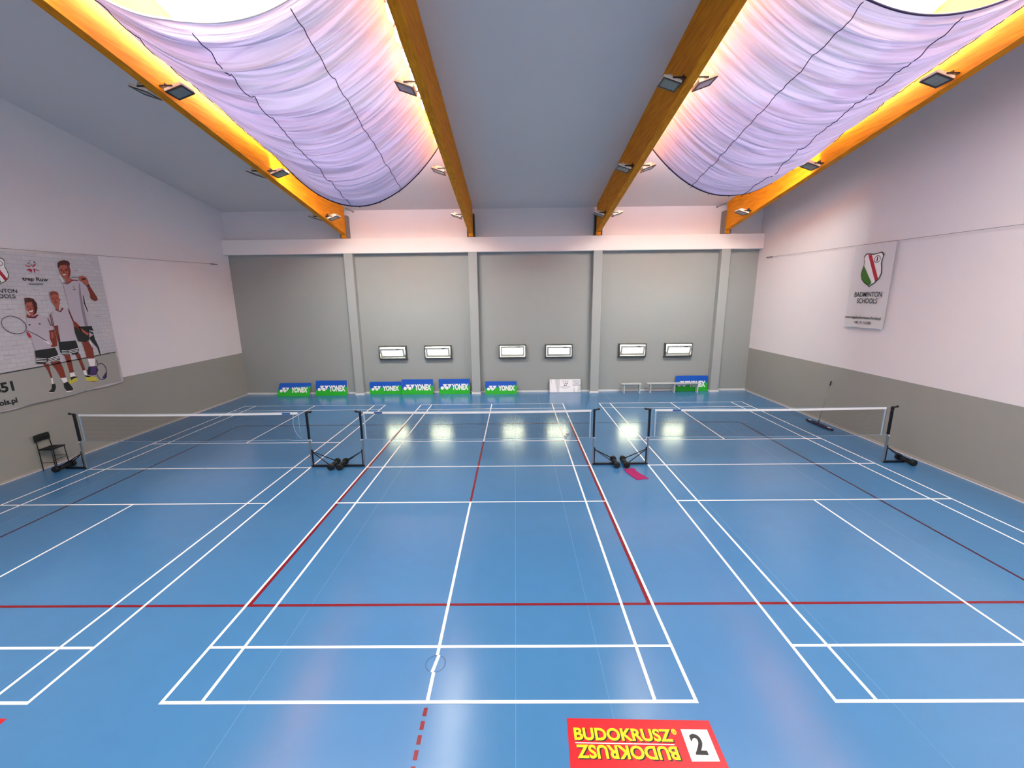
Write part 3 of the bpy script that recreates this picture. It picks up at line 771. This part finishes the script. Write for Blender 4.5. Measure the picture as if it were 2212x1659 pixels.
# ------------------------------------------------------------------ stickers on the floor
M_DRED = mat('sticker_red', (192, 18, 30), .4, noise_amt=.06, noise_scale=8); M_DYEL = mat('sticker_yellow', (255, 232, 10), .4)
def sticker(ox, oy, full, label, num):
    """ox, oy = far left corner; sizes in metres"""
    root = tag(empty('floor_sticker', (ox, oy, 0)), label, 'floor sticker', 'red stickers on the floor')
    b_ = MB(); sl = -.02
    b_.add([(0,0,.003),(1.515,1.515*sl,.003),(1.50,-.62,.003),(-.03,-.60,.003),(0,0,.0005),(1.515,1.515*sl,.0005),(1.50,-.62,.0005),(-.03,-.60,.0005)], [(0,3,2,1),(4,5,6,7),(0,1,5,4),(1,2,6,5),(2,3,7,6),(3,0,4,7)])
    b_.build('backing', [M_DRED], root)
    R_ = Vector((1, sl, 0)); U_ = Vector((0, 1, 0))
    for dz, dd, mi in ((.0038, Vector((.012, -.010, 0)), 1), (.0046, Vector((0, 0, 0)), 0)):
        t = MB()
        text_to(t, 'BUDOKRUSZ', Vector((.055, -.222, dz)) + dd, R_, U_, .118, width=1.01, bold=.03)
        text_to(t, 'BUDOKRUSZ', Vector((1.07, -.298, dz)) + dd, -R_, -U_, .120, width=1.01, bold=.03)
        if mi == 0: text_to(t, '\u00ae', Vector((1.075, -.175, dz)), R_, U_, .055, width=.05, bold=.02)
        t.build('lettering', [M_DYEL if mi == 0 else M_PRINTK], root)
    l = MB(); l.add([Vector((.055,-.249,.004)), Vector((.055,-.259,.004)), Vector((1.06,-.280,.004)), Vector((1.06,-.270,.004))], [(0,1,2,3)]); l.build('line', [M_PRINTW], root)
    w = MB(); w.add([(1.18,-.120,.004),(1.455,-.126,.004),(1.445,-.432,.004),(1.172,-.432,.004)], [(0,3,2,1)]); npn = w.build('number_panel', [M_PRINTW], root)
    n_ = MB(); text_to(n_, num, Vector((1.30, -.365, .005)), R_, U_, .19, width=.125, align='C', bold=.03); n_.build('number', [M_PRINTK], npn)
sticker(1.553, -6.866, True, 'red floor sticker with yellow lettering and a white number 2 panel', '2')
sticker(-4.588-1.515, -6.83, True, 'red floor sticker at the left picture edge, only its corner showing', '1')

# ------------------------------------------------------------------ banners and their wires
def wallpoly(mb, pts, x, mi=0, conv=None):
    """pixel outline of a flat print, set on the wall plane"""
    P = [on(*(conv(*p) if conv else p), 0, x) for p in pts]
    mb.add(P, [tuple(range(len(P)))], mi)
def banner_sheet(y0, y1, ztop, zbot, x, side, mat_, parent, wave=.025, seed=0):
    """cloth with a scalloped top and slightly wavy foot; ztop/zbot are functions of y"""
    m = MB(); NY_, NZ_ = 80, 24; v = []
    for lay in (0, 1):
        for j in range(NZ_+1):
            for i in range(NY_+1):
                y = y0 + (y1-y0)*i/NY_; t = j/NZ_
                z = zbot(y)*(1-t) + ztop(y)*t
                hang = abs((i/NY_*6) % 1.0 - .5)*2
                if j == NZ_: z -= .035*(1-hang)
                xx = x + side*(-.010*noise.noise(Vector((y*1.3, z*.5, seed))) * 1.0 - .004)
                m_ = xx - side*.0 if lay == 0 else xx - side*.003
                v.append((m_, y, z))
    n1 = (NY_+1)*(NZ_+1); fs = []
    for j in range(NZ_):
        for i in range(NY_):
            a = j*(NY_+1)+i; fs.append((a, a+1, a+NY_+2, a+NY_+1)); fs.append((n1+a+NY_+1, n1+a+NY_+2, n1+a+1, n1+a))
    m.add(v, fs, 0, True)
    return m.build('cloth', [mat_], parent)
c5 = lambda x, y: (x/4.148, 500 + y/4.148)

# --- left banner
XBL = XL + .055
root = tag(empty('wall_banner', (0, 0, 0)), 'large white banner printed with three badminton players on the left wall', 'banner')
tl, tr, br, bl = on(0, 541, 0, XBL), on(216, 553, 0, XBL), on(263, 826, 0, XBL), on(0, 891, 0, XBL)
Y0_ = bl.y - 4.7
ztop = lambda y: tl.z + (tr.z - tl.z)*(y - tl.y)/(tr.y - tl.y)
zbot = lambda y: bl.z + (br.z - bl.z)*(y - bl.y)/(br.y - bl.y) + .012*math.sin(y*5)
banner_sheet(Y0_, (tr.y+br.y)/2, ztop, zbot, XBL, 1, M_BANNERL, root)
LAY = [XBL + .012 + .0016*k for k in range(8)]
class Art:
    # one printed motif: a mesh per motif, one material per ink
    def __init__(s): s.mb = {}; s.part = 'ground_print'
    def put(s, col):
        mb = s.mb.setdefault(s.part, (MB(), []))
        if col not in mb[1]: mb[1].append(col)
        return Ink(mb[0], mb[1].index(col))
    def build(s, parent):
        for part, (mb, cols) in s.mb.items(): mb.build(part, [mat('print_'+c_, COLS[c_], .5) for c_ in cols], parent)
class Ink:
    def __init__(s, mb, i): s.m, s.i = mb, i
    def add(s, vs, fs, mi=0, smooth=False): s.m.add(vs, fs, s.i, smooth); return s
art = Art()
def A(col, layer=0): return art.put(col)
SKIN, SKIND, HAIR, SHIRT, SHADE, BLK, RED, YEL, PUR, GRY, LINE = 'skin', 'skin_dark', 'hair', 'shirt', 'shirt_shade', 'black', 'dark_red', 'yellow', 'purple', 'ground', 'ground_line'
COLS = {SKIN: (176, 92, 78), SKIND: (132, 46, 30), HAIR: (74, 20, 22), SHIRT: (196, 190, 200), SHADE: (150, 140, 154), BLK: (14, 12, 16), RED: (120, 16, 34),
        YEL: (206, 200, 70), PUR: (72, 40, 110), GRY: (164, 166, 160), LINE: (60, 60, 62), 'white': (226, 226, 226), 'green': (52, 116, 22), 'logo_red': (176, 18, 50), 'grey': (110, 112, 112), 'hair_fair': (140, 64, 50)}
def draw(col, layer, *pts): wallpoly(A(col, layer), pts, LAY[layer], 0, c5)
draw(GRY, 0, (-420,1355),(0,1277),(105,1255),(400,1205),(760,1135),(905,1108),(1035,1080),(1060,1180),(1085,1340),(980,1362),(860,1395),(500,1500),(250,1555),(0,1615),(-420,1715))
_g = on(*c5(-420, 1355), 0, LAY[0]); _h = on(*c5(-420, 1715), 0, LAY[0])
_zh = zbot(Y0_) + .03
A(GRY, 0).add([(LAY[0], _g.y, _g.z), (LAY[0], Y0_+.02, _g.z-.03), (LAY[0], Y0_+.02, _zh), (LAY[0], _h.y, _h.z)], [(0,1,2,3)])
draw(LINE, 1, (-420,1350),(0,1272),(400,1200),(760,1130),(1035,1076),(1035,1084),(760,1140),(400,1211),(0,1283),(-420,1361))
art.part = 'printed_man'
draw(SKIN, 1, (525,318),(548,300),(610,298),(624,320),(634,352),(632,385),(622,408),(650,432),(615,458),(585,456),(583,425),(552,400),(533,362))
draw(SKIND, 2, (596,300),(612,300),(625,330),(634,356),(630,392),(620,412),(606,420),(612,370),(604,335))
draw(HAIR, 2, (519,320),(517,285),(535,266),(575,256),(612,266),(626,285),(624,318),(612,300),(560,300),(535,305),(528,330))
draw(HAIR, 3, (534,343),(555,337),(562,344),(545,350)); draw(HAIR, 3, (578,339),(602,335),(608,342),(590,347))
draw(HAIR, 3, (548,352),(558,350),(560,356),(550,358)); draw(HAIR, 3, (586,349),(598,347),(600,353),(588,355))
draw(SKIND, 3, (566,350),(574,348),(582,368),(568,372)); draw('white', 3, (558,384),(592,378),(586,390),(566,393)); draw(HAIR, 3, (556,380),(594,374),(594,378),(558,385))
draw(SHIRT, 1, (568,462),(600,470),(650,436),(705,440),(740,470),(790,500),(806,560),(803,592),(750,578),(757,640),(790,712),(822,846),(728,852),(668,805),(628,722),(604,620),(578,522))
draw(SHADE, 2, (706,460),(716,470),(728,560),(752,690),(790,848),(760,850),(728,700),(708,560))
draw(RED, 2, (566,456),(600,466),(652,431),(700,436),(700,442),(654,441),(602,475),(568,464))
draw(BLK, 2, (745,570),(752,575),(762,640),(792,722),(782,715),(750,640))
draw(GRY, 2, (650,485),(664,484),(668,505),(680,512),(664,514),(654,505)); draw(LINE, 2, (652,520),(680,517),(680,522),(652,525))
draw(SKIN, 2, (704,405),(745,398),(775,412),(790,440),(798,480),(780,488),(756,470),(735,448),(712,440))
draw(SKIND, 2, (778,490),(802,484),(838,540),(870,588),(877,615),(852,626),(812,598),(805,560),(790,525))
draw(HAIR, 3, (730,420),(765,418),(768,434),(735,438)); draw(BLK, 3, (776,482),(800,474),(806,486),(782,496))
draw(LINE, 2, (640,405),(696,410),(696,415),(640,411)); draw('white', 2, (530,395),(540,392),(572,452),(562,456))
draw(BLK, 2, (662,856),(820,846),(838,892),(800,880),(800,975),(770,990),(702,985),(672,905))
draw(SKIND, 2, (652,800),(680,812),(745,880),(800,918),(783,934),(742,905),(665,848)); draw(SKIN, 3, (715,862),(745,880),(800,918),(783,932),(742,902))
draw(SKIND, 2, (733,985),(792,985),(832,1045),(846,1135),(782,1140),(757,1060)); draw('white', 2, (784,1140),(850,1138),(852,1205),(806,1210))
draw('white', 2, (804,985),(814,985),(828,1040),(820,1035)); draw(BLK, 3, (770,882),(835,905),(850,962),(888,1040),(905,1112),(898,1110),(872,1040),(822,985),(800,950),(838,925))
draw(PUR, 3, (792,1212),(862,1205),(884,1240),(860,1285),(812,1290),(785,1270)); draw(BLK, 3, (780,1250),(800,1210),(815,1212),(808,1285),(786,1284))
art.part = 'printed_boy'
draw(SKIN, 1, (450,582),(470,560),(522,556),(530,600),(536,640),(526,688),(530,702),(505,700),(500,678),(478,650),(460,622))
draw('hair_fair', 2, (444,546),(478,536),(508,540),(526,560),(524,572),(500,562),(470,566),(454,586)); draw(SKIND, 2, (534,598),(541,606),(538,622),(531,620))
draw(HAIR, 3, (468,600),(484,597),(486,603),(470,606)); draw(HAIR, 3, (498,595),(514,592),(516,598),(500,601)); draw(HAIR, 3, (490,636),(512,632),(508,640),(492,643)); draw(SKIND, 3, (490,604),(496,603),(500,624),(490,627))
draw(SHIRT, 1, (505,706),(540,720),(566,690),(612,702),(640,765),(665,880),(682,975),(530,990),(520,850),(482,852),(466,800),(448,742))
draw(RED, 2, (497,690),(512,700),(540,716),(556,682),(570,690),(544,726),(504,706))
draw(RED, 2, (447,741),(453,740),(474,845),(466,847)); draw(RED, 2, (458,740),(464,740),(486,845),(480,847))
draw(SKIND, 1, (486,850),(520,848),(528,900),(540,985),(520,988),(498,905)); draw(RED, 2, (480,846),(521,842),(521,850),(482,855))
draw(RED, 2, (606,690),(618,700),(660,800),(650,806),(622,740))
draw(BLK, 2, (524,990),(678,976),(692,1010),(706,1060),(702,1098),(646,1104),(634,1088),(600,1100),(566,1108),(540,1080),(530,1035))
for k in range(3):
    o = k*14; draw('white', 3, (552,1064+o),(608,1066+o),(608,1070+o),(554,1069+o)); draw('white', 3, (612,1066+o),(698,1044+o),(700,1049+o),(614,1071+o))
draw(SKIND, 1, (575,1104),(626,1098),(646,1180),(664,1262),(624,1268),(602,1190)); draw(SKIND, 1, (676,1098),(712,1092),(766,1240),(742,1250),(714,1180))
draw('white', 1, (626,1268),(664,1262),(680,1300),(632,1306)); draw('white', 1, (744,1250),(766,1240),(782,1288),(764,1296))
draw(YEL, 2, (612,1345),(640,1302),(690,1300),(697,1338),(650,1358),(622,1372)); draw(BLK, 3, (630,1306),(660,1298),(692,1300),(690,1308),(655,1320),(640,1335))
draw(YEL, 2, (766,1290),(812,1300),(850,1300),(882,1335),(845,1345),(800,1344),(770,1332)); draw(BLK, 3, (758,1285),(775,1290),(812,1298),(806,1306),(768,1302)); draw(RED, 3, (778,1338),(846,1348),(880,1335),(845,1342))
art.part = 'printed_child'
draw(SKIN, 1, (228,640),(285,628),(305,660),(322,700),(312,740),(280,765),(250,755),(236,700)); draw(SKIND, 2, (288,640),(305,650),(322,700),(312,742),(296,752),(298,700))
draw(HAIR, 2, (219,598),(258,592),(300,604),(328,640),(336,690),(324,735),(312,742),(316,700),(300,660),(284,632),(240,636),(226,660))
draw(HAIR, 3, (240,672),(258,668),(260,675),(242,678)); draw(HAIR, 3, (278,666),(296,663),(298,670),(280,673)); draw('white', 3, (255,715),(298,705),(292,718),(268,724)); draw(SKIND, 3, (264,680),(272,678),(280,700),(266,703)); draw('white', 3, (236,712),(242,710),(268,745),(262,750))
draw(RED, 2, (236,742),(258,762),(300,762),(338,742),(348,746),(320,776),(262,776),(240,768))
draw(SHIRT, 1, (238,772),(318,780),(348,746),(422,768),(458,862),(466,882),(440,890),(458,960),(498,1032),(490,1042),(316,1066),(282,952),(240,890))
draw(RED, 2, (424,775),(431,775),(458,842),(452,848)); draw(RED, 2, (436,890),(490,878),(492,886),(438,898)); draw(BLK, 2, (256,830),(276,832),(272,842),(256,842)); draw(LINE, 2, (348,822),(364,824),(362,836),(350,832))
draw('logo_red', 2, (232,892),(266,915),(284,945),(264,954),(245,925)); draw(SKIND, 2, (442,896),(486,886),(506,950),(514,1026),(480,1036),(452,1030),(470,1010),(448,965)); draw(SKIN, 3, (455,905),(476,900),(482,950),(462,960))
draw(BLK, 2, (314,1068),(494,1042),(512,1075),(538,1148),(440,1170),(430,1162),(408,1186),(326,1184))
for k in range(3):
    o = k*14; draw('white', 3, (324,1132+o),(420,1138+o),(420,1143+o),(325,1137+o)); draw('white', 3, (430,1138+o),(526,1108+o),(528,1114+o),(432,1143+o))
draw(SKIND, 1, (386,1186),(436,1184),(452,1250),(470,1312),(456,1316),(428,1250)); draw(SKIND, 1, (448,1172),(536,1158),(566,1220),(592,1308),(544,1314),(502,1240))
draw('white', 1, (456,1316),(470,1312),(480,1365),(466,1370)); draw('white', 1, (546,1316),(594,1308),(608,1346),(572,1358))
draw(BLK, 3, (440,1432),(464,1408),(464,1368),(496,1364),(502,1402),(486,1440),(440,1440)); draw('white', 3, (438,1440),(486,1440),(484,1446),(440,1447))
draw(BLK, 3, (568,1362),(608,1344),(640,1385),(656,1408),(650,1424),(600,1430),(576,1400)); draw('white', 3, (594,1431),(652,1424),(652,1432),(600,1438))
art.part = 'brick_print'
for (x, y, L_) in ((60,700,40),(180,560,60),(360,620,70),(300,520,50),(660,350,40),(700,800,30),(120,1020,60),(40,1110,90),(850,760,50),(880,900,40),(960,1085,40)):
    draw('grey' if L_ < 45 else SHADE, 1, (x,y),(x+L_,y-1),(x+L_,y+2),(x,y+3))
art.part = 'racket_print'
def oval(col, layer, cx_, cy_, rx, ry, rot, w=5, n=32):
    k = []; 
    for i in range(n):
        t = 2*math.pi*i/n
        for q in (0, w):
            x, y = (rx-q)*math.cos(t), (ry-q)*math.sin(t)
            k.append(on(*c5(cx_ + x*math.cos(rot) - y*math.sin(rot), cy_ + x*math.sin(rot) + y*math.cos(rot)), 0, LAY[layer]))
    A(col, layer).add(k, [(2*i, 2*i+1, (2*i+3) % (2*n), (2*i+2) % (2*n)) for i in range(n)])
oval(LINE, 4, 125, 838, 118, 76, .35); art.part = 'racket_print_dark'
oval(BLK, 4, 910, 1255, 48, 76, -.15, 6)
art.part = 'racket_print'
draw(LINE, 4, (240,884),(330,925),(430,985),(428,990),(328,931),(240,890)); draw('white', 4, (385,975),(430,985),(455,1012),(425,1005)); art.part = 'racket_print_dark'; draw(BLK, 4, (860,1150),(866,1150),(880,1190),(874,1192)); draw(PUR, 4, (948,1262),(958,1300),(945,1318),(914,1316))
art.part = 'star_emblem'
for pts in (((240,285),(268,288),(262,278)), ((300,262),(318,280),(304,282)), ((255,255),(278,262),(262,265)), ((270,300),(292,304),(280,296))): draw(BLK, 2, *pts)
draw('logo_red', 2, (218,292),(240,305),(275,308),(262,318),(236,312)); draw('logo_red', 2, (285,318),(318,282),(320,296),(302,318)); draw('logo_red', 2, (238,345),(262,332),(290,342),(282,372),(268,352))
draw('logo_red', 2, (300,330),(315,338),(316,376),(306,360)); draw('logo_red', 2, (312,335),(366,358),(330,350))
draw('grey', 2, (262,468),(388,466),(388,472),(262,474))
art.part = 'lettering'
def wtext(col, layer, txt, x_right, y_base, y_top, x_left=None, bold=.02, shear=0.0, conv=c5, xpl=None, align='R'):
    pr_ = on(*conv(x_right, y_base), 0, LAY[layer]); pt = on(*conv(x_right, y_top), 0, LAY[layer])
    wd = None if x_left is None else abs(pr_.y - on(*conv(x_left, y_base), 0, LAY[layer]).y)
    text_to(A(col, layer), txt, Vector((LAY[layer], pr_.y, pr_.z)), (0, 1, 0), (0, 0, 1), pt.z - pr_.z, width=wd, align=align, bold=bold, shear=shear)
wtext(BLK, 2, 'trep Ruw', 432, 446, 416, 204, .02)
wtext('grey', 2, 'Mazowsze', 388, 480, 464, 264, .0)
wtext(BLK, 2, 'BADMINTON', 157, 550, 516, None, .008)
wtext(BLK, 2, 'SCHOOLS', 141, 597, 562, None, .008)
wtext(BLK, 2, '851', 132, 1421, 1338, None, .04)
wtext(BLK, 2, 'www.legiabadmintonschools.pl', 160, 1530, 1484, None, .04)

# --- right banner
XBR = XR - .085
rootR = tag(empty('wall_banner', (0, 0, 0)), 'narrow white club banner with a shield emblem hanging on the right wall', 'banner')
c8 = lambda x, y: (1620 + x/3.737, 420 + y/3.737)
a, b_, c_, d = on(*c8(865, 412), 0, XBR), on(*c8(1190, 372), 0, XBR), on(*c8(1052, 1087), 0, XBR), on(*c8(748, 1062), 0, XBR)
ztR = lambda y: a.z + (b_.z-a.z)*(y-a.y)/(b_.y-a.y)
zbR = lambda y: d.z + (c_.z-d.z)*(y-d.y)/(c_.y-d.y) + .008*math.sin(y*9)
banner_sheet(min(b_.y, c_.y), (a.y+d.y)/2, ztR, zbR, XBR, -1, M_BANNERR, rootR, seed=5)
YRM = (a.y + d.y + b_.y + c_.y)/4
LR = [XBR - .012 - .0016*k for k in range(8)]
artR = Art(); artR.part = 'shield_emblem'
def AR(col): return artR.put(col)
# shield in its own units: s across (reading direction, 0..1), t upward (0..1)
SH_OUT = [(.08,.97),(.14,1.0),(.50,.965),(.86,1.0),(.92,.97),(.98,.90),(.93,.80),(.92,.68),(.98,.52),(1.0,.38),(.92,.23),(.74,.11),(.58,.05),(.50,0),(.42,.05),(.26,.11),(.08,.23),(0,.38),(.02,.52),(.08,.68),(.07,.80),(.02,.90)]
def shield(put, layerx, col, map_):
    """put(col) -> mesh; map_(s, t, layer) -> point"""
    ins = [(.5 + (s-.5)*.93, .49 + (t-.49)*.94) for s, t in SH_OUT]
    put(BLK).add([map_(s, t, 1) for s, t in SH_OUT], [tuple(range(len(SH_OUT)))])
    put('white').add([map_(s, t, 2) for s, t in ins], [tuple(range(len(ins)))])
    put('green').add([map_(s, t, 3) for s, t in ((.085,.66),(.60,.12),(.50,.035),(.42,.08),(.26,.14),(.09,.26),(.035,.38),(.055,.52))], [tuple(range(8))])
    put('logo_red').add([map_(s, t, 3) for s, t in ((.22,.955),(.40,.945),(.88,.24),(.76,.155))], [(0,1,2,3)])
    k = []
    for i in range(24):
        tt = 2*math.pi*i/24
        for q in (1, .84): k.append(map_(.70 + .15*q*math.cos(tt), .80 + .105*q*math.sin(tt), 3))
    put(BLK).add(k, [(2*i, 2*i+1, (2*i+3) % 48, (2*i+2) % 48) for i in range(24)])
    put(BLK).add([map_(s, t, 3) for s, t in ((.68,.87),(.73,.87),(.72,.73),(.67,.73))], [(0,1,2,3)])
ptl, pbr = on(*c8(925, 480), 0, XBR), on(*c8(1075, 748), 0, XBR)
zt_, zb_ = on(*c8(1000, 470), 0, XBR).z, on(*c8(963, 748), 0, XBR).z
yl_, yr_ = on(*c8(900, 640), 0, XBR).y, on(*c8(1066, 640), 0, XBR).y
shield(AR, LR, BLK, lambda s, t, l: Vector((LR[l], yl_ + (yr_-yl_)*s, zb_ + (zt_-zb_)*t)))
artR.part = 'lettering'
def rtext(txt, xl, xr, yb, yt, bold=.02):
    p = on(*c8(xl, yb), 0, LR[2]); q = on(*c8(xr, yb), 0, LR[2]); h = on(*c8(xl, yt), 0, LR[2]).z - p.z
    text_to(AR(BLK), txt, p, (0, -1, 0), (0, 0, 1), h, width=abs(p.y-q.y), bold=bold)
rtext('BADMINTON', 842, 1062, 826, 788, .008); rtext('SCHOOLS', 860, 1024, 877, 838, .008)
rtext('www.legiabadmintonschools.pl', 766, 1056, 995, 975, .02); rtext('+48 111 112 851', 838, 975, 1040, 1020, .02)
# the same emblem on the left banner, scaled by its lettering
hl = on(*c5(100, 516), 0, XBL).z - on(*c5(100, 550), 0, XBL).z
hr = on(*c8(900, 788), 0, XBR).z - on(*c8(900, 826), 0, XBR).z
k = hl/hr
yR = on(*c5(78, 400), 0, XBL).y; zT = on(*c5(15, 236), 0, XBL).z; zB = zT - (zt_-zb_)*k
art.part = 'shield_emblem'
def AL(col): return A(col, 9)
shield(AL, LAY, BLK, lambda s, t, l: Vector((LAY[l], yR - abs(yr_-yl_)*k*(1-s), zB + (zT-zB)*t)))
art.build(root); artR.build(rootR)

for name, pa, pb, side in (('left', on(470, 571, 0, XL+.05), on(0, 536, 0, XL+.05), 1), ('right', on(1656, 556, 0, XR-.045), on(2212, 484, 0, XR-.045), -1)):
    d = (pb-pa).normalized(); end = pa + d*((pb-pa).length + 5.0)
    root2 = tag(empty('banner_wire', pa), 'thin steel wire along the %s wall holding the %s banner' % (name, 'large' if side > 0 else 'narrow'), 'wire')
    w = MB(); w.tube([(0, 0, 0), end-pa], .005, 5); w.build('wire', [M_CABLE], root2)
    t = MB(); t.tube([(0, 0, 0), d*.42], .014, 6); t.tube([(-side*.036, 0, 0), (0, 0, 0)], .006, 6); t.build('turnbuckle', [M_DARK], root2)
